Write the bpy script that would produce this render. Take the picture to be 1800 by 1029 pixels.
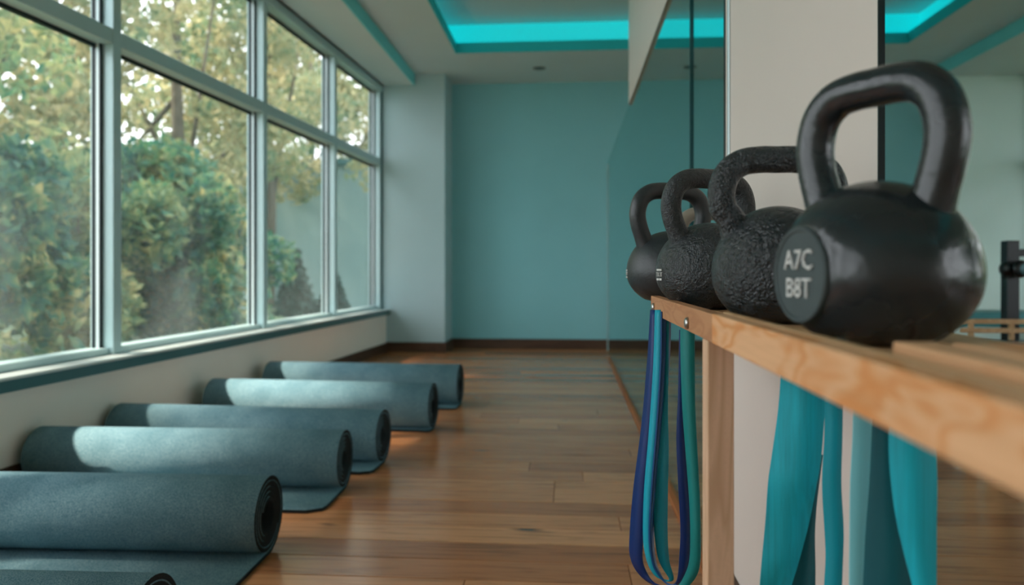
import bpy, bmesh, math, random
import numpy as np
from mathutils import Vector, Matrix

for o in list(bpy.data.objects):
    bpy.data.objects.remove(o, do_unlink=True)
scene = bpy.context.scene
C = scene.collection
R = math.radians

# ------------------------------------------------------------------ camera
F_PX, CAM_H, VX, HY = 1300.0, 0.75, 1000.0, 474.0
YAW = math.atan((VX - 900.0) / F_PX)
cam_d = bpy.data.cameras.new('camera')
cam_d.sensor_width = 36.0
cam_d.lens = 36.0 * F_PX / 1800.0
cam_d.shift_y = (514.5 - HY) / 1800.0 * -1.0
cam_d.clip_start = 0.02
cam_d.dof.use_dof = True
cam_d.dof.focus_distance = 1.05
cam_d.dof.aperture_fstop = 3.9
cam = bpy.data.objects.new('camera', cam_d)
cam.location = (0, 0, CAM_H)
cam.rotation_euler = (R(90), 0, YAW)
C.objects.link(cam)
scene.camera = cam

# ------------------------------------------------------------------ world, sun, exposure
world = bpy.data.worlds.new('overcast_sky')
scene.world = world
world.use_nodes = True
wn = world.node_tree.nodes
bg = wn['Background']
bg.inputs[0].default_value = (0.92, 0.96, 1.0, 1)
bg.inputs[1].default_value = 2.5

sun_d = bpy.data.lights.new('sun', 'SUN')
sun_d.energy = 6.5
sun_d.color = (1.0, 0.86, 0.70)
sun_d.angle = R(2.6)
sun = bpy.data.objects.new('sun', sun_d)
SUN_DIR = Vector((0.60, 0.16, -0.78)).normalized()      # direction the light travels
sun.rotation_euler = SUN_DIR.to_track_quat('-Z', 'Y').to_euler()
sun.location = (-8, -2, 8)
C.objects.link(sun)

scene.view_settings.view_transform = 'Standard'
scene.view_settings.look = 'None'
scene.view_settings.gamma = 1.0
scene.view_settings.use_curve_mapping = False
scene.view_settings.exposure = 0.70

# ------------------------------------------------------------------ pixel -> place helpers (photo measured in 1800x1029)
CA, SA = math.cos(YAW), math.sin(YAW)
def ray(px, py):
    xr = (px - 900.0) / F_PX
    return Vector((xr * CA - SA, xr * SA + CA, (HY - py) / F_PX))
def onY(px, py, Y):
    d = ray(px, py); t = Y / d.y
    return Vector((d.x * t, Y, CAM_H + d.z * t))
def onZ(px, py, z):
    d = ray(px, py); t = (z - CAM_H) / d.z
    return Vector((d.x * t, d.y * t, z))

# ------------------------------------------------------------------ materials
MATS = {}
class NT:
    def __init__(self, name):
        m = bpy.data.materials.new(name); m.use_nodes = True
        self.m = m; self.t = m.node_tree; self.n = m.node_tree.nodes
        self.b = self.n['Principled BSDF']; self.out = self.n['Material Output']
        MATS[name] = m
    def node(self, kind, **kw):
        n = self.n.new(kind)
        for k, v in kw.items():
            if k in n.inputs: n.inputs[k].default_value = v
            else: setattr(n, k, v)
        return n
    def link(self, a, b): self.t.links.new(a, b)
    def coords(self, scale=(1, 1, 1), kind='Object', rot=(0, 0, 0), loc_random=False):
        tc = self.node('ShaderNodeTexCoord')
        mp = self.node('ShaderNodeMapping')
        mp.inputs['Scale'].default_value = scale
        mp.inputs['Rotation'].default_value = rot
        self.link(tc.outputs[kind], mp.inputs[0])
        if loc_random:
            oi = self.node('ShaderNodeObjectInfo')
            mu = self.node('ShaderNodeMath', operation='MULTIPLY'); mu.inputs[1].default_value = 37.0
            self.link(oi.outputs['Random'], mu.inputs[0])
            self.link(mu.outputs[0], mp.inputs['Location'])
        return mp.outputs[0]
    def noise(self, vec, scale=5, detail=3, rough=.5, dist=0):
        n = self.node('ShaderNodeTexNoise')
        n.inputs['Scale'].default_value = scale; n.inputs['Detail'].default_value = detail
        n.inputs['Roughness'].default_value = rough; n.inputs['Distortion'].default_value = dist
        self.link(vec, n.inputs['Vector'])
        return n.outputs['Fac']
    def ramp(self, fac, stops):
        r = self.node('ShaderNodeValToRGB')
        el = r.color_ramp.elements
        while len(el) < len(stops): el.new(0.5)
        for e, (p, c) in zip(el, stops):
            e.position = p; e.color = (*c, 1) if len(c) == 3 else c
        self.link(fac, r.inputs[0])
        return r.outputs[0]
    def mix(self, a, b, fac):
        n = self.node('ShaderNodeMix'); n.data_type = 'RGBA'
        for s, v in ((6, a), (7, b)):
            if hasattr(v, 'links'): self.link(v, n.inputs[s])
            else: n.inputs[s].default_value = (*v, 1)
        if hasattr(fac, 'links'): self.link(fac, n.inputs[0])
        else: n.inputs[0].default_value = fac
        return n.outputs[2]
    def bump(self, h, strength=.3, dist=.01):
        n = self.node('ShaderNodeBump')
        n.inputs['Strength'].default_value = strength; n.inputs['Distance'].default_value = dist
        self.link(h, n.inputs['Height']); self.link(n.outputs[0], self.b.inputs['Normal'])
    def set(self, color=None, rough=None, metal=None, spec=None, coat=None):
        if color is not None:
            if hasattr(color, 'links'): self.link(color, self.b.inputs['Base Color'])
            else: self.b.inputs['Base Color'].default_value = (*color, 1)
        if rough is not None:
            if hasattr(rough, 'links'): self.link(rough, self.b.inputs['Roughness'])
            else: self.b.inputs['Roughness'].default_value = rough
        if metal is not None: self.b.inputs['Metallic'].default_value = metal
        if spec is not None: self.b.inputs['Specular IOR Level'].default_value = spec
        if coat is not None:
            self.b.inputs['Coat Weight'].default_value = coat
            self.b.inputs['Coat Roughness'].default_value = .15
        return self.m

def paint(name, col, rough=.75, bump=.06):
    t = NT(name); v = t.coords()
    n = t.noise(v, 2.2, 4)
    t.set(t.mix(tuple(c * .94 for c in col), tuple(min(1, c * 1.04) for c in col), n), rough)
    t.bump(t.noise(v, 160, 2), bump, .002)
    return t.m
paint('ceiling_paint', (.62, .74, .76))
paint('upper_ceiling_paint', (.60, .68, .68))
paint('back_wall_paint', (.24, .56, .60))
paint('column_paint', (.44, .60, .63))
paint('low_wall_paint', (.90, .84, .76))
paint('panel_paint', (.70, .61, .55), .5, .02)
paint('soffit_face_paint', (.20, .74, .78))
paint('recess_lip_painted_glow', (.02, .58, .64))  # cyan cove light falling on the lip is put into its colour
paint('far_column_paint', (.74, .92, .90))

def metal_paint(name, col, rough=.35):
    t = NT(name); n = t.noise(t.coords(), 6, 3)
    t.set(t.mix(tuple(c * .93 for c in col), col, n), rough, 0.15); return t.m
metal_paint('frame_aluminium', (.50, .68, .70))
metal_paint('frame_gasket', (.004, .018, .022), .5)
metal_paint('sill_metal', (.68, .76, .76), .2)
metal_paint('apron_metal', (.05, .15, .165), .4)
metal_paint('dark_edge', (.012, .022, .026), .35)
metal_paint('channel_aluminium', (.62, .74, .76), .3)
metal_paint('rack_black', (.008, .010, .012), .4)

def plain(name, col, rough=.5, metal=0, nscale=30, amt=.12, bump=0):
    t = NT(name); v = t.coords()
    n = t.noise(v, nscale, 3)
    t.set(t.mix(tuple(c * (1 - amt) for c in col), tuple(c * (1 + amt) for c in col), n), rough, metal)
    if bump: t.bump(n, bump, .002)
    return t.m
plain('bolt_steel', (.45, .44, .42), .3, 1)
plain('label_white', (.62, .62, .60), .6)
plain('label_plate', (.045, .062, .066), .55, 0, 60, .2, .1)
plain('spot_trim', (.16, .18, .18), .5)
plain('teal_vinyl', (.01, .22, .24), .35)
plain('navy_pad', (.02, .055, .075), .25)
plain('building_render', (.20, .31, .31), .9, 0, 1.2, .08)
plain('bark', (.10, .085, .06), .9, 0, 8, .4, .4)
plain('grass', (.05, .10, .045), .9, 0, 9, .4)
plain('conifer_needles', (.012, .055, .045), .8, 0, 6, .4)
plain('subfloor', (.03, .018, .012), .9)

# window glass: clear pane with a faint dusty veil and reflection
t = NT('window_glass')
t.n.remove(t.b)
tr = t.node('ShaderNodeBsdfTransparent'); tr.inputs[0].default_value = (.96, .97, .97, 1)
gl = t.node('ShaderNodeBsdfGlossy'); gl.inputs['Roughness'].default_value = .03
df = t.node('ShaderNodeBsdfTranslucent'); df.inputs[0].default_value = (.62, .72, .72, 1)
df2 = t.node('ShaderNodeBsdfDiffuse'); df2.inputs[0].default_value = (.62, .70, .70, 1)
mxd = t.node('ShaderNodeMixShader'); t.link(df.outputs[0], mxd.inputs[1]); t.link(df2.outputs[0], mxd.inputs[2])
dust = t.ramp(t.noise(t.coords(), 1.6, 4, .6), [(.35, (.02,) * 3), (.75, (.10,) * 3)])
m1 = t.node('ShaderNodeMixShader'); t.link(dust, m1.inputs[0]); t.link(tr.outputs[0], m1.inputs[1]); t.link(mxd.outputs[0], m1.inputs[2])
lwn = t.node('ShaderNodeLayerWeight'); lwf = t.ramp(lwn.outputs['Facing'], [(.0, (.02,) * 3), (.6, (.035,) * 3), (1, (.22,) * 3)])
m2 = t.node('ShaderNodeMixShader'); t.link(lwf, m2.inputs[0]); t.link(m1.outputs[0], m2.inputs[1]); t.link(gl.outputs[0], m2.inputs[2])
t.link(m2.outputs[0], t.out.inputs[0])

# partition glass: faint grey-teal tint
t = NT('partition_glass')
t.n.remove(t.b)
tr = t.node('ShaderNodeBsdfTransparent'); tr.inputs[0].default_value = (.86, .93, .93, 1)
gl = t.node('ShaderNodeBsdfGlossy'); gl.inputs['Roughness'].default_value = .0
m2 = t.node('ShaderNodeMixShader'); m2.inputs[0].default_value = .03
vein = t.noise(t.coords(), .8, 1); mm = t.ramp(vein, [(0, (.02,) * 3), (1, (.035,) * 3)])
t.link(mm, m2.inputs[0]); t.link(tr.outputs[0], m2.inputs[1]); t.link(gl.outputs[0], m2.inputs[2])
t.link(m2.outputs[0], t.out.inputs[0])

# LED diffuser of the cove
t = NT('led_diffuser')
col = t.mix((.0, .78, .84), (.0, .86, .92), t.noise(t.coords(), 1.5, 2))
t.set((.1, .5, .5), .5)
t.link(col, t.b.inputs['Emission Color']); t.b.inputs['Emission Strength'].default_value = .33
LED = t.b

# floor planks
t = NT('oak_plank')
oi = t.node('ShaderNodeObjectInfo')
v = t.coords((1.2, 16, 10), loc_random=True)
g = t.noise(v, 3.0, 6, .62, .6)
base = t.ramp(oi.outputs['Random'], [(0, (.38, .145, .058)), (.35, (.49, .205, .084)), (.7, (.60, .275, .12)), (1, (.45, .19, .084))])
dark = t.ramp(g, [(.30, (.42, .40, .40)), (.50, (.95, .95, .95)), (.78, (1.12, 1.10, 1.06))])
mul = t.node('ShaderNodeMix'); mul.data_type = 'RGBA'; mul.blend_type = 'MULTIPLY'; mul.inputs[0].default_value = .85
t.link(base, mul.inputs[6]); t.link(dark, mul.inputs[7])
v2 = t.coords((2.2, 9, 6), loc_random=True)
kn = t.ramp(t.noise(v2, 1.6, 2, .5), [(.70, (0,) * 3), (.80, (1,) * 3)])
t.set(t.mix(mul.outputs[2], (.055, .035, .026), kn), t.ramp(g, [(0, (.26,) * 3), (1, (.15,) * 3)]), 0, .55)
t.bump(g, .12, .002)

def pine(name, light, orange, dk, scale, rough=.55, rot=(0, 0, 0), squash=(5, 1, 5)):
    t = NT(name)
    v = t.coords(squash, rot=rot, loc_random=True)
    n = t.noise(v, scale, 2.5, .5, .8)
    c1 = t.ramp(n, [(.30, light), (.47, light), (.53, orange), (.57, light), (.66, orange), (.74, light)])
    v3 = t.coords((60, 3, 60), rot=rot)
    f = t.noise(v3, 4, 3)
    t.set(t.mix(c1, dk, t.ramp(f, [(.45, (0,) * 3), (.85, (.45,) * 3)])), rough, 0, .4)
    t.bump(f, .08, .001)
    return t.m
pine('pine_rail', (.78, .44, .23), (.66, .26, .075), (.55, .28, .12), 3.6, squash=(4.5, 1.6, 6))
pine('oak_end_rail', (.50, .24, .11), (.42, .18, .075), (.36, .16, .07), 4, squash=(8, 1.5, 8))
pine('maple_post', (.70, .45, .29), (.56, .34, .20), (.58, .37, .24), 3.0, squash=(7, 7, .9))
pine('pine_slat', (.60, .36, .18), (.50, .26, .11), (.45, .25, .12), 4, squash=(6, 1, 6))
pine('baseboard_wood', (.085, .040, .022), (.06, .027, .015), (.05, .022, .012), 2, squash=(1, 1, 8))
pine('floor_track_wood', (.40, .13, .035), (.30, .09, .022), (.25, .08, .02), 2)

# felt of the mats
def felt(name, a, b):
    t = NT(name)
    v = t.coords()
    n = t.noise(v, 420, 2, .7); n2 = t.noise(v, 9, 3)
    c = t.ramp(n, [(.36, a), (.64, b)])
    t.set(t.mix(c, tuple(x * .75 for x in a), t.ramp(n2, [(.4, (0,) * 3), (.8, (.5,) * 3)])), .95, 0, .15)
    t.bump(n, .5, .003)
felt('mat_felt', (.060, .180, .235), (.30, .45, .51))
felt('mat_edge_and_hollow_shade', (.012, .015, .017), (.030, .035, .038))

# cast iron
def iron(name, scale, bump, rough, col=(.011, .014, .016)):
    t = NT(name)
    v = t.coords(loc_random=True)
    n = t.noise(v, scale, 4, .55); n2 = t.noise(v, scale * 4, 2)
    big = t.noise(v, 14, 3)
    t.set(t.mix(col, tuple(c * 2.2 for c in col), big), t.ramp(big, [(.3, (rough - .05,) * 3), (.7, (rough + .12,) * 3)]), 0, .6)
    mx = t.node('ShaderNodeMath', operation='MULTIPLY_ADD'); mx.inputs[1].default_value = .3
    t.link(n2, mx.inputs[0]); t.link(n, mx.inputs[2])
    t.bump(mx.outputs[0], bump, .006)
iron('iron_smooth', 70, .16, .36)
iron('iron_pebbled', 120, .7, .27)
iron('iron_rough', 95, 1.0, .22)
iron('iron_worn', 40, .12, .19)
iron('iron_bare', 60, .2, .32, (.16, .14, .11))

# rubber bands
def rubber(name, col, streak=.25, rough=.55):
    t = NT(name)
    v = t.coords((90, 90, 2.0)); n = t.noise(v, 2.2, 5, .6)
    v2 = t.coords(); w = t.noise(v2, 330, 2)
    v3 = t.coords((60, 60, 7)); s = t.ramp(t.noise(v3, 1.3, 3, .6), [(.66, (0,) * 3), (.74, (1,) * 3)])
    c = t.mix(tuple(x * (1 - streak) for x in col), tuple(min(1, x * (1 + streak)) for x in col), n)
    c = t.mix(c, tuple(x * .45 for x in col), t.mix((0, 0, 0), s, streak))
    t.set(c, rough, 0, .35); t.bump(w, .15, .001)
rubber('band_teal', (.008, .46, .56), .42)
rubber('band_teal_deep', (.004, .34, .42), .15)
rubber('band_teal_pale', (.17, .52, .56), .15)
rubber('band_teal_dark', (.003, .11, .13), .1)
rubber('band_navy', (.001, .024, .13), .1, .45)
rubber('band_blue', (.003, .07, .22), .1, .45)
rubber('band_cyan', (.004, .33, .43), .1, .45)
rubber('band_green', (.004, .19, .18), .1, .45)

# foliage
def leafmat(name, stops, trans=.5):
    t = NT(name)
    v = t.coords()
    n = t.noise(v, 1.1, 4, .7); n2 = t.noise(v, 9, 2)
    ad = t.node('ShaderNodeMath', operation='MULTIPLY_ADD'); ad.inputs[1].default_value = .45; ad.use_clamp = True
    t.link(n2, ad.inputs[0])
    sb = t.node('ShaderNodeMath', operation='SUBTRACT'); sb.inputs[1].default_value = .22
    t.link(n, sb.inputs[0]); t.link(sb.outputs[0], ad.inputs[2])
    c = t.ramp(ad.outputs[0], stops)
    t.set(c, .55, 0, .3)
    tl = t.node('ShaderNodeBsdfTranslucent'); t.link(c, tl.inputs[0])
    mx = t.node('ShaderNodeMixShader'); mx.inputs[0].default_value = trans
    t.link(t.b.outputs[0], mx.inputs[1]); t.link(tl.outputs[0], mx.inputs[2]); t.link(mx.outputs[0], t.out.inputs[0])
leafmat('leaf_green', [(.20, (.010, .13, .11)), (.38, (.06, .22, .14)), (.53, (.28, .36, .16)), (.70, (.68, .58, .28))])
leafmat('leaf_gold', [(.2, (.07, .20, .14)), (.40, (.20, .29, .16)), (.58, (.46, .42, .23)), (.8, (.68, .58, .36))])
leafmat('leaf_dark', [(.22, (.004, .085, .085)), (.40, (.012, .14, .115)), (.54, (.11, .25, .12)), (.70, (.62, .52, .22))])

# ------------------------------------------------------------------ mesh helpers
def obj(name, me, mat, parent=None, smooth=False):
    if isinstance(me, bmesh.types.BMesh):
        bm = me; me = bpy.data.meshes.new(name); bm.to_mesh(me); bm.free()
    mats = mat if isinstance(mat, (list, tuple)) else [mat]
    if not me.materials:
        for m in mats: me.materials.append(MATS[m] if isinstance(m, str) else m)
    if smooth:
        for p in me.polygons: p.use_smooth = True
    o = bpy.data.objects.new(name, me); C.objects.link(o)
    if parent is not None: o.parent = parent
    return o
def empty(name, loc=(0, 0, 0), rz=0.0):
    o = bpy.data.objects.new(name, None); C.objects.link(o)
    o.location = loc; o.rotation_euler = (0, 0, rz); o.empty_display_size = .05
    return o
def tag(o, label, cat, group=None, kind=None):
    o['label'] = label; o['category'] = cat
    if group: o['group'] = group
    if kind: o['kind'] = kind
    return o
def structure(o, label=None, cat=None):
    o['kind'] = 'structure'
    if label: o['label'] = label
    if cat: o['category'] = cat
    return o
def box(bm, x0, x1, y0, y1, z0, z1, bevel=0.0, seg=1):
    vs = [bm.verts.new(p) for p in ((x0, y0, z0), (x1, y0, z0), (x1, y1, z0), (x0, y1, z0), (x0, y0, z1), (x1, y0, z1), (x1, y1, z1), (x0, y1, z1))]
    fs = [bm.faces.new([vs[i] for i in q]) for q in ((0, 3, 2, 1), (4, 5, 6, 7), (0, 1, 5, 4), (1, 2, 6, 5), (2, 3, 7, 6), (3, 0, 4, 7))]
    if bevel > 0:
        es = {e for f in fs for e in f.edges}
        bmesh.ops.bevel(bm, geom=list(es), offset=bevel, segments=seg, affect='EDGES', profile=.6)
    return fs
def boxes(*bs, bevel=0.0, seg=1):
    bm = bmesh.new()
    for b in bs: box(bm, *b, bevel=bevel, seg=seg)
    return bm
def tube(bm, pts, radii, n=16, cap=True):
    pts = [Vector(p) for p in pts]
    if not isinstance(radii, (list, tuple)): radii = [radii] * len(pts)
    rings = []; ref = None
    for i, p in enumerate(pts):
        tg = (pts[min(i + 1, len(pts) - 1)] - pts[max(i - 1, 0)]).normalized()
        if ref is None:
            ref = Vector((0, 1, 0)) if abs(tg.y) < .9 else Vector((1, 0, 0))
        u = (ref - tg * ref.dot(tg)).normalized(); ref = u; w = tg.cross(u)
        r = radii[i]
        rx, ry = r if isinstance(r, tuple) else (r, r)
        rings.append([bm.verts.new(p + u * (math.cos(2 * math.pi * k / n) * rx) + w * (math.sin(2 * math.pi * k / n) * ry)) for k in range(n)])
    for A, B in zip(rings, rings[1:]):
        for k in range(n):
            bm.faces.new((A[k], A[(k + 1) % n], B[(k + 1) % n], B[k]))
    if cap:
        bm.faces.new(rings[0][::-1]); bm.faces.new(rings[-1])
    return rings
def lathe(bm, prof, n=48):
    rings = []
    for r, z in prof:
        if r < 1e-6: rings.append([bm.verts.new((0, 0, z))])
        else: rings.append([bm.verts.new((r * math.cos(2 * math.pi * k / n), r * math.sin(2 * math.pi * k / n), z)) for k in range(n)])
    for A, B in zip(rings, rings[1:]):
        for k in range(n):
            k2 = (k + 1) % n
            if len(A) == 1 and len(B) == 1: continue
            if len(A) == 1: bm.faces.new((A[0], B[k2], B[k]))
            elif len(B) == 1: bm.faces.new((A[k], A[k2], B[0]))
            else: bm.faces.new((A[k], A[k2], B[k2], B[k]))
def catmull(P, n=8):
    P = [np.array(p, float) for p in P]
    Q = [2 * P[0] - P[1]] + P + [2 * P[-1] - P[-2]]
    out = []
    for i in range(1, len(Q) - 2):
        for j in range(n):
            s = j / n
            out.append(.5 * ((2 * Q[i]) + (-Q[i - 1] + Q[i + 1]) * s + (2 * Q[i - 1] - 5 * Q[i] + 4 * Q[i + 1] - Q[i + 2]) * s * s + (-Q[i - 1] + 3 * Q[i] - 3 * Q[i + 1] + Q[i + 2]) * s ** 3))
    out.append(P[-1])
    return out
def text_mesh(body, size, depth=.0006):
    cu = bpy.data.curves.new('lettering', 'FONT'); cu.body = body; cu.size = size
    cu.align_x = 'CENTER'; cu.align_y = 'CENTER'; cu.extrude = depth; cu.resolution_u = 2
    cu.space_line = .95
    to = bpy.data.objects.new('lettering_source', cu); C.objects.link(to)
    dg = bpy.context.evaluated_depsgraph_get()
    me = bpy.data.meshes.new_from_object(to.evaluated_get(dg))
    bpy.data.objects.remove(to, do_unlink=True); bpy.data.curves.remove(cu)
    return me

# ================================================================== THE ROOM
D = 7.0                      # back wall
CEIL, UP, SOFF = 2.52, 2.80, 2.42
XL, XR, YB = -2.35, 4.15, -2.6
WS = 70.0 / 1300.0           # the window wall turns in a little
WROT = -math.atan(WS)
WF = Vector((-1.695, 6.6, 0))

# floor: a slab with one plank object per board
floor = structure(obj('floor', boxes((XL - .1, XR + .2, YB, D + .1, -.06, -.014)), 'subfloor'),
                  'brown oak plank floor running across the whole studio', 'floor')
rnd = random.Random(5)
PW = .122
plank_cache = {}
def plank_mesh(length):
    k = round(length, 2)
    if k not in plank_cache:
        me = bpy.data.meshes.new('plank')
        bm = boxes((-k / 2 + .0009, k / 2 - .0009, -PW / 2 + .0009, PW / 2 - .0009, -.014, 0), bevel=.0013)
        bm.to_mesh(me); bm.free(); me.materials.append(MATS['oak_plank'])
        plank_cache[k] = me
    return plank_cache[k]
y = .98
while y < D:
    x = XL - rnd.choice((0, .3, .6, .9, 1.1))
    while x < XR:
        L = rnd.choice((1.3, 1.5, 1.7, 1.9)) if y < 4 else rnd.choice((1.9, 2.1, 2.3))
        x0, x1 = max(x, XL), min(x + L, XR)
        if x1 - x0 > .08:
            LL = round(x1 - x0, 2)
            o = bpy.data.objects.new('plank', plank_mesh(LL)); C.objects.link(o)
            o.parent = floor; o.location = ((x0 + x1) / 2, y, rnd.uniform(-.0004, .0002))
        x += L
    y += PW
near = obj('near_boards', boxes((XL, XR, YB, .98 - PW / 2, -.014, 0)), 'oak_plank', floor)

# back wall and side walls
structure(obj('wall_back', boxes((-1.9, XR + .3, D, D + .12, -.02, UP + .1)), 'back_wall_paint'), 'teal grey back wall behind the studio', 'wall')
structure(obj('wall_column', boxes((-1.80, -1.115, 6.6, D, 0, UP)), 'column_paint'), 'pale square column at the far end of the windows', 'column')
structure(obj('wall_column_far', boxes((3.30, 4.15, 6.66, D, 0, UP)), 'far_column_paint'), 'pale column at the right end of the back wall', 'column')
bbw = 'baseboard_wood'
structure(obj('baseboard_back', boxes((-1.115, 3.30, D - .014, D, 0, .092), bevel=.003), bbw), 'dark brown baseboard along the back wall', 'baseboard')
structure(obj('baseboard_column', boxes((-1.66, -1.10, 6.586, 6.6, 0, .092), (-1.115, -1.10, 6.6, D - .014, 0, .092)), bbw), 'dark brown baseboard around the pale column', 'baseboard')
structure(obj('baseboard_column_far', boxes((3.286, 3.9, 6.646, 6.66, 0, .092), (3.286, 3.30, 6.66, D - .014, 0, .092)), bbw), 'dark brown baseboard under the right column', 'baseboard')

structure(obj('wall_front', boxes((XL - .1, XR + .3, YB - .12, YB, -.02, UP + .1)), 'low_wall_paint'), 'plain wall behind the viewpoint', 'wall')
def xwall(y): return WF.x - .15 - WS * (6.6 - y)
def prism(poly, z0, z1):
    bm = bmesh.new()
    lo = [bm.verts.new((x, y, z0)) for x, y in poly]; hi = [bm.verts.new((x, y, z1)) for x, y in poly]
    bm.faces.new(lo[::-1]); bm.faces.new(hi)
    for i in range(len(poly)):
        j = (i + 1) % len(poly); bm.faces.new((lo[i], lo[j], hi[j], hi[i]))
    return bm
# ceiling with the recessed cove
cx0, cx1, cy0, cy1 = -.925, 2.645, -1.6, 6.0
TR = .15
ceil = structure(obj('ceiling', boxes((-1.70, cx0, YB, D, CEIL, CEIL + .08), (cx1, XR + .3, YB, D, CEIL, CEIL + .08),
                                      (cx0, cx1, cy1, D, CEIL, CEIL + .08), (cx0, cx1, YB, cy0, CEIL, CEIL + .08)), 'ceiling_paint'),
                 'grey plaster ceiling with a rectangular recess', 'ceiling')
obj('recess_top', boxes((cx0 - TR - .02, cx1 + TR + .02, cy0 - TR - .02, cy1 + TR + .02, UP, UP + .06)), 'upper_ceiling_paint', ceil)
obj('recess_lip', boxes((cx0, cx1, cy1 - .006, cy1, CEIL - .001, CEIL + .083), (cx0, cx0 + .006, cy0, cy1 - .006, CEIL - .001, CEIL + .083), (cx1 - .006, cx1, cy0, cy1 - .006, CEIL - .001, CEIL + .083)), 'recess_lip_painted_glow', ceil)
led = tag(empty('cove_light', ((cx0 + cx1) / 2, cy1 + TR, CEIL + .08)), 'glowing cyan cove light strip around the ceiling recess', 'cove light')
def led_part(name, b):
    o = obj(name, boxes(b), 'led_diffuser', led); o.location = -led.location; return o
led_part('light_strip', (cx0 - TR, cx1 + TR, cy1 + TR, cy1 + TR + .015, CEIL + .08, UP))
led_part('light_strip', (cx0 - TR - .015, cx0 - TR, cy0, cy1 + TR, CEIL + .08, UP))
led_part('light_strip', (cx1 + TR, cx1 + TR + .015, cy0, cy1 + TR, CEIL + .08, UP))
led_part('light_strip', (cx0 - TR, cx1 + TR, cy0 - TR - .015, cy0 - TR, CEIL + .08, UP))

# dropped soffits along both window walls
structure(obj('ceiling_soffit_left', prism([(xwall(YB), YB), (-1.40, YB), (-1.40, 6.6), (xwall(6.6), 6.6)], SOFF, CEIL + .06), 'ceiling_paint'), 'dropped grey ceiling soffit above the left windows', 'ceiling')
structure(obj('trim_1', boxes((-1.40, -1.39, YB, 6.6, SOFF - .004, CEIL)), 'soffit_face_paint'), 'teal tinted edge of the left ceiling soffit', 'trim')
structure(obj('ceiling_soffit_right', boxes((3.18, XR + .3, YB, 6.66, SOFF, CEIL)), 'ceiling_paint'), 'dropped grey ceiling soffit on the right side', 'ceiling')
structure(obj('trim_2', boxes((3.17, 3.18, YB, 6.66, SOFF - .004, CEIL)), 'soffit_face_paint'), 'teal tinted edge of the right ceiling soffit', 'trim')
# recessed ceiling spots
def spot(p, label):
    e = tag(empty('ceiling_spot', p), label, 'ceiling light', 'recessed ceiling spots')
    bm = bmesh.new(); lathe(bm, [(.030, -.001), (.048, -.006), (.056, -.003), (.058, 0), (.030, .001)], 28)
    obj('trim_ring', bm, 'spot_trim', e, True)
    bm = bmesh.new(); lathe(bm, [(0, -.002), (.030, -.002), (.031, .0)], 24)
    obj('lens', bm, 'apron_metal', e, True)
spot((-.259, 6.50, CEIL), 'small round ceiling spot between cyan cove and back wall, seen clear of the glass')
spot((1.056, 6.56, CEIL), 'small round ceiling spot seen through the glass partition')
spot((3.79, 6.30, SOFF), 'small round ceiling spot in the soffit at the far right')

# ---- left window wall (local frame: +x into the room, -y towards the camera)
U_END = 9.4
Z_SILL, Z_T0, Z_T1, Z_HEAD = .395, 1.69, 1.755, 2.36
US = [0.0, 1.13, 2.285, 3.635, 4.95, 6.3, 7.65, 9.0]
wallL = structure(obj('wall_left', boxes((-.16, .045, -U_END, 0, 0, Z_SILL - .05)), 'low_wall_paint'), 'low grey beige wall under the left windows', 'wall')
wallL.location = WF; wallL.rotation_euler.z = WROT
top = structure(obj('wall_left_upper', boxes((-.16, .03, -U_END, 0, Z_HEAD + .06, CEIL)), 'low_wall_paint'), 'strip of wall above the left windows', 'wall')
top.location = WF; top.rotation_euler.z = WROT
bl = structure(obj('baseboard_left', boxes((.045, .059, -U_END, 0, 0, .088), bevel=.003), bbw), 'dark brown baseboard under the left windows', 'baseboard')
bl.location = WF; bl.rotation_euler.z = WROT
sill = structure(obj('trim_3', boxes((-.1, .085, -U_END, 0, Z_SILL - .012, Z_SILL), bevel=.003), 'sill_metal'), 'pale metal window sill along the left wall', 'window sill')
sill.location = WF; sill.rotation_euler.z = WROT
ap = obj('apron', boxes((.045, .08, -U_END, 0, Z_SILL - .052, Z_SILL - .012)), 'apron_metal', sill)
win = structure(empty('window_1', WF, WROT), 'long grid window of pale aluminium frames on the left', 'window')
FD = .105
def mull(name, u):
    w = .052
    obj(name, boxes((-FD, 0, -u - w / 2, -u + w / 2, Z_SILL, Z_HEAD), bevel=.002), 'frame_aluminium', win)
for u in US: mull('mullion', u + .026 if u == 0 else u)
obj('head_frame', boxes((-FD, .012, -U_END, 0, Z_HEAD, Z_HEAD + .06), bevel=.002), 'frame_aluminium', win)
obj('end_gasket', boxes((-.02, .012, -.012, 0, Z_SILL, Z_HEAD)), 'apron_metal', win)
for u0, u1 in zip(US, US[1:]):
    a, b = u0 + .028, u1 - .028
    if u0 == 0: a = .054
    tb = obj('transom', boxes((-FD, -.002, -b, -a, Z_T0, Z_T1), bevel=.002), 'frame_aluminium', win)
    obj('bottom_rail', boxes((-FD, -.020, -b, -a, Z_SILL, Z_SILL + .028), bevel=.003), 'frame_aluminium', win)
    for z0, z1 in ((Z_SILL + .028, Z_T0), (Z_T1, Z_HEAD)):
        pn = obj('pane', boxes((-FD + .012, -FD + .018, -b, -a, z0, z1)), 'window_glass', win)
        g = .014; e0 = -FD + .018
        gk = obj('gasket', boxes((e0, e0 + .018, -b, -b + g, z0, z1), (e0, e0 + .020, -a - g, -a, z0, z1),
                            (e0, e0 + .018, -b + g, -a - g, z1 - g, z1), (e0 + .034, e0 + .040, -a - g, -a, z0, z1)), 'frame_gasket', pn)
        obj('glazing_bead', boxes((e0 + .020, e0 + .034, -a - g - .001, -a, z0, z1)), 'channel_aluminium', pn)

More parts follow.
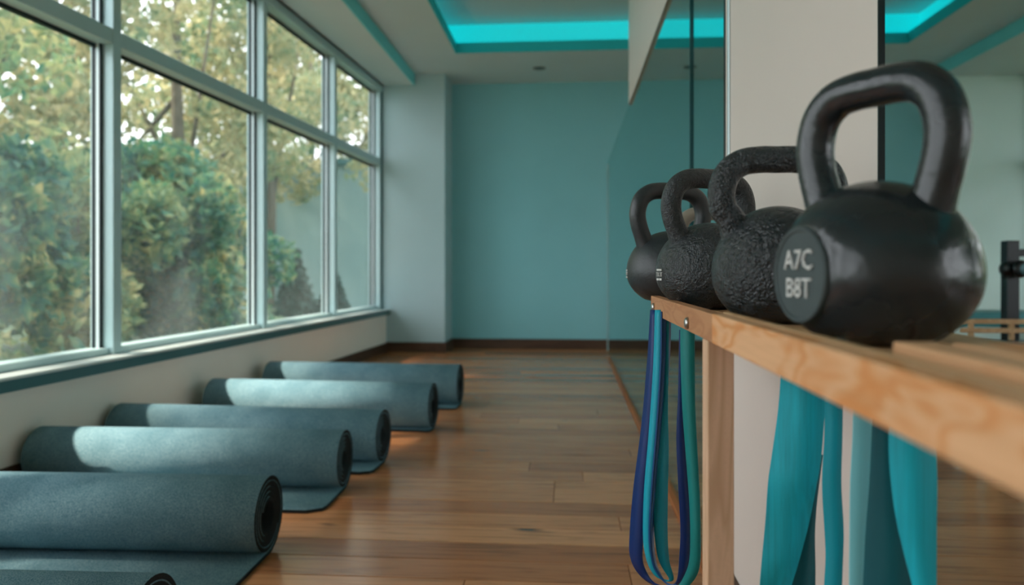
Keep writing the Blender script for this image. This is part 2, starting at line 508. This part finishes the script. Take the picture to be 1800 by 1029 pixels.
# ---- right window wall (only a sliver shows beside the right column)
wr = structure(obj('wall_right_low', boxes((3.93, 4.05, YB, 6.66, 0, Z_SILL)), 'low_wall_paint'), 'low wall under the far right windows', 'wall')
structure(obj('wall_right_upper', boxes((3.93, 4.05, YB, 6.66, Z_HEAD + .05, SOFF)), 'low_wall_paint'), 'strip of wall above the far right windows', 'wall')
win2 = structure(empty('window_2', (3.93, 6.66, 0)), 'window with pale frames on the far right', 'window')
yy = 0
for k in range(7):
    yy = -k * 1.35
    obj('mullion', boxes((0, .1, yy - .055, yy, Z_SILL, Z_HEAD + .05), bevel=.002), 'apron_metal' if k == 0 else 'frame_aluminium', win2)
    if k < 6:
        obj('transom', boxes((0, .1, yy - 1.35, yy - .055, 1.62, 1.70)), 'frame_aluminium', win2)
        obj('bottom_rail', boxes((0, .1, yy - 1.35, yy - .055, Z_SILL, Z_SILL + .04)), 'frame_aluminium', win2)
        for z0, z1 in ((Z_SILL + .04, 1.62), (1.70, Z_HEAD)):
            obj('pane', boxes((.07, .076, yy - 1.35, yy - .055, z0, z1)), 'window_glass', win2)
obj('head_frame', boxes((0, .1, -9.2, 0, Z_HEAD, Z_HEAD + .05)), 'frame_aluminium', win2)

# ---- partition: white panel, glass sheets and the white board above the glass
XP = .345
Y0, Y1, YS, YLINT, YGL = .853, 1.665, 2.145, 4.32, 6.72
ZG = 1.702
pan = structure(obj('wall_partition', boxes((XP, XP + .006, Y0 + .004, Y1, 0, UP), bevel=.001), 'panel_paint'), 'warm white wall panel behind the kettlebells', 'wall panel')
structure(obj('trim_4', boxes((XP - .0005, XP + .0065, Y0 + .001, Y0 + .004, 0, UP)), 'dark_edge'), 'thin dark edge on the near side of the white panel', 'trim')
structure(obj('trim_5', boxes((XP - .002, XP + .022, Y1, Y1 + .012, 0, UP)), 'dark_edge'), 'thin dark edge where the glass meets the white panel', 'trim')
structure(obj('trim_6', boxes((XP - .004, XP, Y1 - .05, Y1 - .032, .11, UP), bevel=.0015), 'channel_aluminium'), 'slim pale vertical channel on the white panel', 'trim')
structure(obj('wall_over_glass', boxes((XP, XP + .02, Y1 + .012, YLINT, ZG, UP)), 'panel_paint'), 'white wall panel hanging above the glass partition', 'wall panel')
structure(obj('baseboard_partition', boxes((XP - .010, XP, Y0 + .012, Y1, 0, .112), bevel=.002), bbw), 'dark brown baseboard at the foot of the white panel', 'baseboard')
gp = structure(empty('window_3', (XP, Y1, 0)), 'frameless glass partition in line with the white panel', 'glass partition')
for a, b, sw in ((Y1 + .012, YS, .003), (YS + .003, YGL, .0012)):
    o = obj('pane', boxes((0, .010, a - Y1, b - Y1, .012, ZG)), 'partition_glass', gp)
    o2 = obj('edge_seal', boxes((-.0008, .0108, b - Y1, b - Y1 + sw, .012, ZG)), 'apron_metal' if sw > .002 else 'channel_aluminium', gp)
tk = structure(obj('trim_7', boxes((XP - .018, XP + .012, Y1 + .012, 6.3, 0, .010), bevel=.002), 'floor_track_wood'), 'orange wooden floor track under the glass partition', 'trim')

# ================================================================== YOGA MATS
def mat_profile(Rr, th, turns, flap, droop=0.0):
    pts = []
    # free end lying on the floor towards the camera, then curling up the far side
    n = 10
    for i in range(n):
        pts.append((-flap * (1 - i / n), th / 2))
    N = int(turns * 44)
    pitch = th * 1.28
    for i in range(N + 1):
        a = i / 44 * 2 * math.pi
        r = (Rr - th / 2) - pitch * a / (2 * math.pi)
        squash = 1.0
        pts.append((r * math.sin(a), Rr - r * math.cos(a) * squash))
    return pts
def yoga_mat(Rr, length, turns, flap, loc, rz, label, corner=.05):
    th = .0105
    P = [np.array(p) for p in mat_profile(Rr, th, turns, flap)]
    T = []
    for i in range(len(P)):
        d = P[min(i + 1, len(P) - 1)] - P[max(i - 1, 0)]; d = d / np.linalg.norm(d)
        T.append(np.array((-d[1], d[0])))
    bm = bmesh.new()
    rows = []
    for side in (0, 1):
        for sgn in (1, -1):
            row = []
            for i, (p, t) in enumerate(zip(P, T)):
                q = p + t * sgn * th / 2
                x = -length if side == 0 else 0.0
                # rounded corners at the free end
                s = flap + p[0] if i < 10 else 1
                if i < 10 and s < corner:
                    c = corner - math.sqrt(max(0, corner ** 2 - (corner - s) ** 2))
                    x += c if side == 0 else -c
                row.append(bm.verts.new((x, q[0], q[1])))
            rows.append(row)
    L1, L0, R1, R0 = rows
    n = len(P)
    for i in range(n - 1):
        f = bm.faces.new((L1[i], R1[i], R1[i + 1], L1[i + 1])); f.smooth = True
        if i > 60: f.material_index = 1          # shade of the hollow painted on: inner turns take the dark edge felt
        f = bm.faces.new((L0[i], L0[i + 1], R0[i + 1], R0[i])); f.smooth = True
        f = bm.faces.new((R0[i], R0[i + 1], R1[i + 1], R1[i])); f.material_index = 1
        f = bm.faces.new((L0[i], L1[i], L1[i + 1], L0[i + 1])); f.material_index = 1
    f = bm.faces.new((L0[0], R0[0], R1[0], L1[0])); f.material_index = 1
    f = bm.faces.new((L0[-1], L1[-1], R1[-1], R0[-1])); f.material_index = 1
    bmesh.ops.recalc_face_normals(bm, faces=bm.faces[:])
    o = obj('yoga_mat', bm, ['mat_felt', 'mat_edge_and_hollow_shade'])
    o.location = loc; o.rotation_euler.z = R(rz)
    return tag(o, label, 'yoga mat', 'rolled grey felt yoga mats along the window wall')
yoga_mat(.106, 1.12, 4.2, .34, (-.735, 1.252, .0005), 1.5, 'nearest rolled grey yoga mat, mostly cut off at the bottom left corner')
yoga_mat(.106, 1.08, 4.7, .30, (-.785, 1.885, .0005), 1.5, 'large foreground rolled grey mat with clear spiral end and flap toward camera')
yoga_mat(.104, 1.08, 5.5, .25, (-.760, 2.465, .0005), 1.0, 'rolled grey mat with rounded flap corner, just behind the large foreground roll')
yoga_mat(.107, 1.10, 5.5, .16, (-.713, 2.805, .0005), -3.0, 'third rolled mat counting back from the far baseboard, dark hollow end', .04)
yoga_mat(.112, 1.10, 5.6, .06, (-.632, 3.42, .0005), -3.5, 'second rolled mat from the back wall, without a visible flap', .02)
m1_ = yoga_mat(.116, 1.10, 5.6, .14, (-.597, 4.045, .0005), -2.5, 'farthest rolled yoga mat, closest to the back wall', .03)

# ================================================================== SHELF
RZ_SHELF = math.atan(10.0 / 1300.0)
ZS = CAM_H - .0434          # top of the front rail
ZD = CAM_H - .056           # deck on which the kettlebells stand
ZB = CAM_H - .0722          # underside of the rail
shelf = tag(empty('wooden_shelf', (.14, .755, 0), RZ_SHELF), 'long pale wooden shelf rack carrying the black kettlebells', 'shelf')
def sh(name, b, m, bevel=.0012, seg=2):
    x0, x1, y0, y1, z0, z1 = b
    return obj(name, boxes((x0 - .14, x1 - .14, y0 - .755, y1 - .755, z0, z1), bevel=bevel, seg=seg), m, shelf)
YJ = .738
r1 = sh('front_rail', (.1395, .1545, -.5, YJ - .0004, ZB, ZS), 'pine_rail')
r2 = sh('end_rail', (.140, .1545, YJ + .0004, 1.245, ZB, ZS - .0003), 'oak_end_rail')
r2['label'] = 'darker oak end piece of the front rail'
for px, py in ((1149.3, 540.5), (1208.8, 568.3)):
    d = ray(px, py); tt = (.1395 + .0077 * .755) / (d.x + .0077 * d.y)
    yb = d.y * tt; zb = CAM_H + d.z * tt
    bm = bmesh.new(); lathe(bm, [(0, .0042), (.0045, .0040), (.0066, .0026), (.0072, 0), (0, 0)], 20)
    o = obj('bolt', bm, 'bolt_steel', r2, True)
    o.rotation_euler = (0, R(-90), 0); o.location = (.1398 - .14 - (yb - .755) * 0.0, yb - .755, zb)
sh('post', (.1395, .1655, .757, .787, 0, ZB), 'maple_post')
sh('post', (.1395, .1655, -.45, -.42, 0, ZB), 'maple_post')
sh('back_rail', (.322, .338, .86, 1.56, ZB, ZD - .008), 'pine_slat')
sh('back_rail', (.322, .338, -.5, .85, ZB, ZD - .008), 'pine_slat')
sh('back_post', (.322, .338, -.45, -.42, 0, ZB), 'maple_post')
# deck slats under the kettlebells
for x0, x1, ye in ((.1555, .195, 1.375), (.200, .2385, 1.55), (.2435, .282, 1.55), (.287, .3375, 1.55)):
    sh('deck_slat', (x0, x1, -.48, ye, ZD - .010, ZD), 'pine_slat')
# short loose slats on top at the near end
sh('top_slat', (.1925, .2180, -.48, .462, ZD, ZS), 'pine_rail')
sh('top_slat', (.2235, .2750, -.48, .455, ZD, ZS), 'pine_rail')
sh('top_slat', (.2800, .3370, -.48, .455, ZD, ZS), 'pine_rail')
sh('lip_slat', (.1552, .1625, -.48, .76, ZD, ZS + .0006), 'pine_slat')

# ================================================================== KETTLEBELLS
def kettlebell(loc, rz, iron_mat, label, S=1.0, flat=None, Rb=.076, hw=.061, htop=.186, tr=.0142, handle_mat=None):
    e = empty('kettlebell', loc, 0)
    tag(e, label, 'kettlebell', 'black cast iron kettlebells on the wooden shelf')
    zc = .052 * S; ru, rl = .071 * S, .059 * S; rb = Rb * S
    prof = [(0, 0)]
    a0 = math.asin(min(1, zc / rl))
    basr = rb * math.cos(a0)
    prof += [(basr * .9, 0), (basr * .99, .0018)]
    for i in range(1, 12):
        a = -a0 + a0 * i / 12 + .04 * (1 - i / 12)
        prof.append((rb * math.cos(a), zc + rl * math.sin(a)))
    for i in range(0, 22):
        a = math.pi / 2 * i / 22
        prof.append((rb * math.cos(a), zc + ru * math.sin(a)))
    prof.append((0, zc + ru))
    bm = bmesh.new(); lathe(bm, prof, 56)
    if flat:
        ph, fr = flat; nv = Vector((math.cos(ph), math.sin(ph), 0))
        for v in bm.verts:
            dd = v.co.dot(nv)
            if dd > fr * rb: v.co -= nv * (dd - fr * rb)
    body = obj('body', bm, iron_mat, e, True)
    # handle
    half = [(-.040, .082), (-.0515, .108), (-.0605, .130), (-.0625, .150), (-.0555, .1705), (-.040, .1825), (-.020, .1860)]
    pts = [(u * hw / .061, z * htop / .186 if z > .12 else z) for u, z in half]
    pts = pts + [(0, htop)] + [(-u, z) for u, z in pts[::-1]]
    P = catmull(pts, 6)
    n = len(P)
    radii = []
    for i in range(n):
        s = abs(i / (n - 1) - .5) * 2
        fl = max(0, (s - .80) / .20)
        radii.append((tr * (1.0 + .45 * fl * fl) * S, tr * (1.0 + .55 * fl * fl) * S))
    bm = bmesh.new(); tube(bm, [(p[0] * S, 0, p[1] * S) for p in P], radii, 24, False)
    h = obj('handle', bm, handle_mat or iron_mat, e, True)
    h.rotation_euler.z = R(rz)
    return e, body
def on_surface(o, parent, phi, tilt, dist, z):
    """place a flat child on the body side; phi = heading of its normal"""
    nx, ny = math.cos(phi), math.sin(phi)
    n = Vector((nx * math.cos(tilt), ny * math.cos(tilt), math.sin(tilt)))
    xax = Vector((0, 0, 1)).cross(n).normalized(); yax = n.cross(xax)
    M = Matrix((xax, yax, n)).transposed().to_4x4()
    M.translation = Vector((nx * dist, ny * dist, z))
    o.parent = parent; o.matrix_local = M

PHI4 = math.pi + R(13)
k1, b1 = kettlebell((.176, 1.30, ZD), 20, 'iron_smooth', 'small smooth kettlebell at the far end of the shelf, overhanging its end', htop=.192)
k2, b2 = kettlebell((.2005, 1.08, ZD), 24, 'iron_pebbled', 'pebbled black kettlebell with small white print, second from the far end')
k3, b3 = kettlebell((.220, .80, ZD), 4, 'iron_rough', 'rough bumpy kettlebell with glossy highlight, beside the large near one', Rb=.068, hw=.058, htop=.172)
k4, b4 = kettlebell((.232, .58, ZD), -55, 'iron_worn', 'largest looking near kettlebell with a flat round label plate', Rb=.071, hw=.052, htop=.194, tr=.0148, flat=(PHI4, .86))
k5, b5 = kettlebell((.266, 1.455, ZD), 20, 'iron_smooth', 'half hidden kettlebell with worn metal handle, glimpsed through another handle', S=.88, handle_mat='iron_bare')
# flat label plate on the near kettlebell
bm = bmesh.new(); lathe(bm, [(0, .0015), (.032, .0015), (.0328, .0026), (.0352, .0026), (.0362, .0012), (.0362, -.006), (0, -.006)], 48)
plate = obj('label_plate', bm, 'label_plate', k4)
on_surface(plate, k4, PHI4, 0, .0611, .052)
for body, size, z in (('A7C', .021, .0105), ('B8T', .021, -.0105)):
    tm = obj('lettering', text_mesh(body, size), 'label_white', plate)
    tm.location = (0, z, .0022)
# small white print on the second and the far kettlebell
def print_block(e, phi, dist, z, S):
    bm = bmesh.new()
    box(bm, -.0085 * S, .0085 * S, .0050 * S, .0078 * S, 0, .0006)
    for x0, x1 in ((-.0085, -.0012), (.0012, .0085)):
        box(bm, x0 * S, x1 * S, -.0085 * S, -.0055 * S, 0, .0006)
    p = obj('white_print', bm, 'label_white', e)
    on_surface(p, e, phi, 0, dist, z)
    t = obj('lettering', text_mesh('TK IT', .0088 * S, .0003), 'label_white', p)
    t.location = (0, -.0004, .0003)
print_block(k2, math.pi + R(16), .0758, .049, 1.0)
print_block(k1, math.pi + R(4), .0758, .049, .9)

# ================================================================== RESISTANCE BANDS
def band(name, rows, mat, label, th=.0022, group='flat rubber resistance bands hanging from the shelf', parent=None, n=7):
    """rows: (left px, right px, y px, depth of left edge, depth of right edge): a flat strap with real thickness"""
    RR = catmull(rows, n)
    bm = bmesh.new(); sec = []
    L = [np.array(onY(r[0], r[2], r[3])) for r in RR]; Q = [np.array(onY(r[1], r[2], r[4])) for r in RR]
    for i in range(len(RR)):
        w = Q[i] - L[i]; t = (L[min(i + 1, len(L) - 1)] + Q[min(i + 1, len(L) - 1)] - L[max(i - 1, 0)] - Q[max(i - 1, 0)])
        nn = np.cross(w, t); nn = nn / (np.linalg.norm(nn) + 1e-9) * th / 2
        sec.append([bm.verts.new(v) for v in (L[i] + nn, Q[i] + nn, Q[i] - nn, L[i] - nn)])
    for A, B in zip(sec, sec[1:]):
        for k in range(4):
            f = bm.faces.new((A[k], A[(k + 1) % 4], B[(k + 1) % 4], B[k])); f.smooth = k in (0, 2)
    bm.faces.new(sec[0][::-1]); bm.faces.new(sec[-1])
    bmesh.ops.recalc_face_normals(bm, faces=bm.faces[:])
    o = obj(name, bm, mat, parent)
    if label: tag(o, label, 'resistance band', group)
    return o
# left bundle at the shelf end: closed loops hanging in a U
band('resistance_band', [(1144, 1152, 545, 1.17, 1.16), (1138, 1151, 640, 1.17, 1.15), (1128, 1143, 750, 1.17, 1.15), (1114, 1133, 860, 1.17, 1.15), (1107, 1130, 950, 1.17, 1.15), (1110, 1129, 985, 1.17, 1.15),
      (1124, 1138, 1010, 1.16, 1.15), (1147, 1152, 1027, 1.15, 1.14), (1178, 1176, 1031, 1.13, 1.13), (1200, 1190, 1020, 1.11, 1.11),
      (1212, 1194, 980, 1.10, 1.10), (1214, 1196, 930, 1.09, 1.09), (1209, 1192, 850, 1.08, 1.08), (1203, 1189, 770, 1.08, 1.08), (1201, 1192, 690, 1.08, 1.08), (1200, 1194, 580, 1.08, 1.08)],
     'band_navy', 'navy blue loop band, outermost of the bundle at the shelf end')
band('resistance_band', [(1152, 1162, 545, 1.13, 1.12), (1149, 1161, 640, 1.13, 1.12), (1142, 1154, 750, 1.13, 1.12), (1133, 1145, 860, 1.13, 1.12), (1131, 1142, 940, 1.13, 1.12), (1136, 1145, 980, 1.13, 1.12),
      (1146, 1153, 1005, 1.125, 1.12), (1160, 1164, 1018, 1.12, 1.12), (1176, 1184, 1019, 1.115, 1.115), (1158, 1176, 985, 1.115, 1.12), (1150, 1173, 930, 1.115, 1.12), (1150, 1174, 850, 1.115, 1.12), (1155, 1175, 790, 1.115, 1.12), (1163, 1174, 725, 1.12, 1.12), (1169, 1175, 650, 1.12, 1.12), (1170, 1176, 560, 1.12, 1.12)],
     'band_cyan', 'cyan loop band inside the navy one at the shelf end')
band('resistance_band', [(1162, 1179, 548, 1.10, 1.14), (1161, 1176, 640, 1.10, 1.14), (1154, 1166, 750, 1.10, 1.13), (1145, 1154, 860, 1.10, 1.12), (1141, 1149, 940, 1.10, 1.12), (1146, 1152, 985, 1.10, 1.12),
      (1155, 1160, 1008, 1.10, 1.11), (1172, 1172, 1026, 1.095, 1.10), (1190, 1186, 1030, 1.085, 1.09)],
     'band_blue', 'narrow dark blue band between the cyan strands')
band('resistance_band', [(1196, 1221, 570, 1.05, 1.04), (1197, 1221, 640, 1.05, 1.04), (1200, 1222, 720, 1.05, 1.04), (1206, 1226, 800, 1.05, 1.04), (1212, 1230, 880, 1.05, 1.04), (1214, 1231, 940, 1.05, 1.04), (1212, 1231, 985, 1.06, 1.05),
      (1203, 1225, 1012, 1.07, 1.06), (1190, 1208, 1032, 1.08, 1.07), (1170, 1180, 1042, 1.09, 1.08)],
     'band_green', 'green loop band next to the wooden post')
# wide teal straps in front of the white panel
TG = 'wide teal straps under the shelf'
b_ = band('resistance_band', [(1374, 1456, 640, .80, .78), (1368, 1450, 720, .80, .78), (1357, 1444, 800, .80, .78), (1350, 1436, 850, .80, .78), (1345, 1422, 920, .80, .79), (1339, 1405, 985, .80, .79), (1335, 1388, 1040, .80, .80), (1333, 1375, 1100, .80, .80)],
     'band_teal', 'wide faded teal strap nearest the wooden post, streaked with wear', group=TG)
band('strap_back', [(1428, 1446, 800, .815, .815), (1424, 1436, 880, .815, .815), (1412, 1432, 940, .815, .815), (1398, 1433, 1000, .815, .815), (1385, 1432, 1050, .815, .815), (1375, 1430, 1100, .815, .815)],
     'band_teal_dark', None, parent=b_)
band('resistance_band', [(1449, 1482, 670, .765, .76), (1449, 1481, 760, .765, .76), (1445, 1479, 850, .765, .76), (1449, 1483, 930, .765, .76), (1451, 1482, 980, .765, .76), (1448, 1480, 1040, .765, .76), (1446, 1479, 1100, .765, .76)],
     'band_teal_deep', 'narrow deep teal strap right of the widest streaked strap', group=TG)
band('resistance_band', [(1501, 1534, 690, .70, .70), (1499, 1531, 770, .70, .70), (1495, 1527, 850, .70, .70), (1494, 1521, 930, .70, .70), (1493, 1516, 1030, .70, .70), (1492, 1513, 1100, .70, .70)],
     'band_teal_pale', 'narrow pale teal strap left of the dark teal one', group=TG)
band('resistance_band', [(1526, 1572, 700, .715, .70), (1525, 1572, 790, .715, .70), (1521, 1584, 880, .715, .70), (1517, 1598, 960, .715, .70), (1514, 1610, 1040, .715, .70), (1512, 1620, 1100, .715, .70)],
     'band_teal_dark', 'dark teal strap between two brighter straps', group=TG)
band('resistance_band', [(1563, 1640, 735, .655, .65), (1563, 1645, 800, .655, .65), (1568, 1647, 860, .655, .65), (1577, 1646, 920, .655, .65), (1592, 1646, 985, .655, .65), (1606, 1646, 1040, .655, .65), (1618, 1645, 1100, .655, .65)],
     'band_teal', 'bright teal strap at the right end of the hanging row', group=TG)

# ================================================================== RIGHT BACKGROUND: slatted bench, rack post
bench = tag(empty('slatted_bench', (2.05, 3.2, 0)), 'low wooden slatted bench at the far right behind the shelf', 'bench')
def bn(name, b, m, par=None):
    x0, x1, y0, y1, z0, z1 = b
    return obj(name, boxes((x0 - 2.05, x1 - 2.05, y0 - 3.2, y1 - 3.2, z0, z1), bevel=.002), m, par or bench)
zt = .545
for z1 in (zt, zt - .037):
    bn('slat', (1.62, 2.6, 3.19, 3.21, z1 - .020, z1), 'pine_slat')
for x in (1.66, 1.82, 1.94, 2.06, 2.18, 2.30, 2.42, 2.54):
    bn('spacer_block', (x - .010, x + .010, 3.192, 3.208, zt - .085, zt - .057), 'pine_slat')
    bn('spacer_block', (x - .010, x + .010, 3.192, 3.208, zt - .037, zt - .020), 'pine_slat')
bn('lower_board', (1.62, 2.6, 3.02, 3.22, zt - .100, zt - .085), 'navy_pad')
for x in (1.66, 2.56):
    for yv in (3.04, 3.2): bn('leg', (x - .02, x + .02, yv - .015, yv + .015, 0, zt - .100), 'pine_slat')
pad = tag(empty('padded_bench', (2.45, 4.3, 0)), 'teal padded exercise bench behind the black rack post', 'bench')
def pb(name, b, m):
    x0, x1, y0, y1, z0, z1 = b
    return obj(name, boxes((x0 - 2.45, x1 - 2.45, y0 - 4.3, y1 - 4.3, z0, z1), bevel=.012, seg=3), m, pad)
pb('cushion', (2.0, 3.0, 4.15, 4.45, .44, .52), 'teal_vinyl')
for x in (2.1, 2.9): pb('leg', (x - .025, x + .025, 4.27, 4.33, 0, .44), 'rack_black')
rack = tag(empty('rack_post', (1.985, 3.5, 0)), 'black steel rack post with round knob and side bar at the right edge', 'rack')
bm = boxes((-.027, .027, -.027, .027, 0, .88), bevel=.003); obj('upright', bm, 'rack_black', rack)
bm = boxes((-.16, .16, -.20, .20, 0, .012), bevel=.003); obj('foot_plate', bm, 'rack_black', rack)
bm = boxes((.027, .60, -.018, .018, .808, .842), bevel=.003); obj('side_bar', bm, 'rack_black', rack)
bm = boxes((.56, .622, -.031, .031, 0, .88), bevel=.003); obj('upright', bm, 'rack_black', rack)
bm = bmesh.new(); lathe(bm, [(0, .030), (.026, .029), (.036, .022), (.040, .012), (.038, 0), (.015, -.006), (.015, -.02), (0, -.02)], 28)
kn = obj('knob', bm, 'rack_black', rack, True); kn.location = (.008, -.048, .752); kn.rotation_euler = (R(90), 0, R(20))
bm = bmesh.new(); lathe(bm, [(0, .003), (.024, .002), (.026, 0), (0, 0)], 24)
kc = obj('knob_cap', bm, 'apron_metal', kn, True); kc.location = (0, 0, .0295)
bm = bmesh.new(); lathe(bm, [(0, .020), (.024, .019), (.033, .010), (.034, -.01), (0, -.01)], 24)
kn2 = obj('pin', bm, 'rack_black', rack, True); kn2.location = (-.028, -.02, .752); kn2.rotation_euler = (0, R(-90), 0)

# ================================================================== OUTSIDE
g = structure(obj('ground', boxes((-40, 30, -12, 45, -.35, -.25)), 'grass'), 'dark grass outside the windows', 'ground')
rs = np.random.RandomState(11)
def leaf_cloud(centres, radii, count, size, seed):
    r = np.random.RandomState(seed)
    centres = np.array(centres, float); radii = np.array(radii, float)
    w = (radii.prod(1)) ** .66; w = w / w.sum()
    idx = r.choice(len(centres), count, p=w)
    d = r.normal(size=(count, 3)); d /= np.linalg.norm(d, axis=1)[:, None]
    rad = r.uniform(.35, 1.0, count) ** .5
    c = centres[idx] + d * radii[idx] * rad[:, None]
    ax = r.normal(size=(count, 3)); ax[:, 2] -= .4; ax /= np.linalg.norm(ax, axis=1)[:, None]
    nb = r.normal(size=(count, 3)); nb -= ax * (nb * ax).sum(1)[:, None]; nb /= np.linalg.norm(nb, axis=1)[:, None]
    s = size * r.uniform(.6, 1.35, count)[:, None]
    nn = np.cross(ax, nb)
    p0 = c - ax * s * .5; p1 = c + nb * s * .27 + nn * s * .07; p2 = c + ax * s * .55 - nn * s * .06; p3 = c - nb * s * .27 + nn * s * .07
    v = np.stack([p0, p1, p2, p3], 1).reshape(-1, 3)
    me = bpy.data.meshes.new('crown')
    me.vertices.add(len(v)); me.vertices.foreach_set('co', v.ravel())
    me.loops.add(count * 4); me.loops.foreach_set('vertex_index', np.arange(count * 4, dtype=np.int32))
    me.polygons.add(count); me.polygons.foreach_set('loop_start', np.arange(0, count * 4, 4, dtype=np.int32))
    me.polygons.foreach_set('loop_total', np.full(count, 4, dtype=np.int32))
    me.update(); me.validate()
    return me
def tree(loc, height, spread, zmin, count, size, mat, label, seed, clumps=26):
    r = np.random.RandomState(seed + 100)
    e = tag(empty('garden_tree', (loc[0], loc[1], -.25)), label, 'tree', 'garden trees outside the windows')
    cs, rr = [], []
    for i in range(clumps):
        a = r.uniform(0, 2 * math.pi); q = math.sqrt(r.uniform(0, 1)); z = r.uniform(zmin, height)
        k = 1 - .45 * ((z - zmin) / max(.1, height - zmin)) ** 2
        cs.append((math.cos(a) * q * spread * k, math.sin(a) * q * spread * k, z))
        s = r.uniform(.40, .85) * spread * .48
        rr.append((s, s, s * .8))
    me = leaf_cloud(cs, rr, count, size, seed)
    obj('crown', me, mat, e)
    bm = bmesh.new()
    tube(bm, [(0, 0, 0), (.05, .03, height * .3), (-.04, .06, height * .6), (.02, 0, height * .9)], [.15, .12, .08, .03], 10)
    tr = obj('trunk', bm, 'bark', e, True)
    for i in range(5):
        c = cs[i]
        bm = bmesh.new(); z0 = max(zmin * .7, .5) + (height - zmin) * .12 * i
        tube(bm, [(0, 0, z0), (c[0] * .5, c[1] * .5, (z0 + c[2]) / 2 + .1), c], [.05, .035, .015], 7)
        obj('branch', bm, 'bark', tr, True)
    return e
tree((-6.6, 6.0), 6.2, 2.0, .2, 4800, .17, 'leaf_green', 'green leafy tree filling the leftmost window pane', 1, 40)
tree((-7.4, 8.8), 6.8, 2.1, .3, 4800, .18, 'leaf_gold', 'golden tree with sky gaps behind the first mullion', 2, 36)
tree((-5.7, 9.7), 2.5, 1.6, .2, 11000, .17, 'leaf_dark', 'bushy dark tree low in the second window', 3, 40)
tree((-6.6, 12.0), 7.4, 2.2, 1.6, 7500, .17, 'leaf_gold', 'yellow green tree in the middle of the second window', 4, 40)
tree((-6.6, 15.8), 8.2, 2.4, 2.6, 8000, .19, 'leaf_gold', 'yellowish tree high in the third window', 5, 40)
tree((-8.2, 23.0), 10.0, 2.6, 3.0, 9000, .24, 'leaf_gold', 'hazy golden tree behind the grey building', 6)
tree((-12.5, 8.6), 9.0, 2.6, .8, 1600, .28, 'leaf_green', 'distant pale tree behind the leftmost trees', 7, 30)
tree((-12.0, 16.5), 10.0, 3.0, .8, 2200, .30, 'leaf_green', 'distant tall green tree behind the second window', 8, 30)
for yt, zm, lb, sd in ((5.7, 6.9, 'added unseen high crowned tree blocking sun, farthest along the near window row', 9), (3.7, 7.3, 'added unseen high crowned tree blocking sun beside the near windows', 10), (1.7, 7.7, 'added unseen high crowned tree blocking sun, just outside the frame on the left', 12),
                   (-.3, 7.8, 'added unseen high crowned tree blocking sun, level with the viewpoint outside', 16), (-2.3, 7.2, 'added unseen high crowned tree blocking sun by the windows behind the viewpoint', 17)):
    tree((-5.3, yt), zm + 2, 1.8, zm, 13000, .22, 'leaf_green', lb, sd, 60)  # added out-of-view trees; their high crowns keep the sun off the open floor
tree((7.0, 5.0), 6.0, 2.0, .3, 9000, .22, 'leaf_green', 'added leafy tree cutting light outside the far right windows', 13, 36)  # this tree and the next two are added to dim the right windows
tree((7.4, 1.6), 6.0, 2.0, .3, 9000, .22, 'leaf_dark', 'added dark leafy tree cutting light outside the right windows near the viewpoint', 14, 36)
tree((7.2, 8.6), 6.0, 2.0, .3, 7000, .22, 'leaf_green', 'added green tree cutting light outside beyond the right column', 15, 36)
def shrub(loc, h, w, count, mat, label, seed):
    r = np.random.RandomState(seed)
    e = tag(empty('garden_shrub', (loc[0], loc[1], -.25)), label, 'shrub', 'low shrubs under the windows')
    cs = [(r.uniform(-w, w) * .6, r.uniform(-w, w) * .6, r.uniform(.25, 1) * h) for _ in range(14)]
    obj('crown', leaf_cloud(cs, [(w * .45, w * .45, h * .28)] * 14, count, .15, seed), mat, e)
    for i in range(4):
        bm = bmesh.new(); tube(bm, [(0, 0, 0), (cs[i][0] * .5, cs[i][1] * .5, cs[i][2] * .6), cs[i]], [.03, .02, .01], 6); obj('stem', bm, 'bark', e, True)
shrub((-4.7, 5.6), 1.9, .8, 5000, 'leaf_dark', 'dark shrub at the bottom left of the first window', 41)
shrub((-4.9, 7.2), 1.7, .8, 5000, 'leaf_green', 'green shrub low beside the first mullion', 42)
shrub((-4.5, 8.3), 1.7, .7, 5000, 'leaf_dark', 'dark shrub at the bottom left of the second window', 43)
shrub((-5.1, 9.4), 1.4, .8, 5000, 'leaf_dark', 'dark shrub at the bottom right of the second window', 44)
# low grey building and small conifers beyond the far panes
bd = tag(empty('grey_building', (-6.0, 18.6, -.25)), 'low plain grey building seen through the far window panes', 'building')
obj('wall', boxes((-2.4, 3.2, -.5, 3, 0, 3.6)), 'building_render', bd)
obj('roof_edge', boxes((-2.5, 3.3, -.62, 3.1, 3.6, 3.75)), 'apron_metal', bd)
def conifer(loc, h, w, label, seed):
    e = tag(empty('small_conifer', (loc[0], loc[1], -.25)), label, 'conifer', 'small conifers in front of the grey building')
    cs = [(0, 0, h * (.15 + .8 * i / 7)) for i in range(8)]; rr = [(w * (1 - i / 8.5), w * (1 - i / 8.5), h * .09) for i in range(8)]
    obj('crown', leaf_cloud(cs, rr, 2600, .13, seed), 'conifer_needles', e)
    bm = bmesh.new(); tube(bm, [(0, 0, 0), (0, 0, h * .9)], [.06, .02], 8); obj('trunk', bm, 'bark', e, True)
conifer((-5.25, 13.9), 1.35, .45, 'small dark conifer at the left of the third pane', 31)
conifer((-4.75, 14.6), .95, .38, 'smaller dark conifer at the right of the third pane', 32)
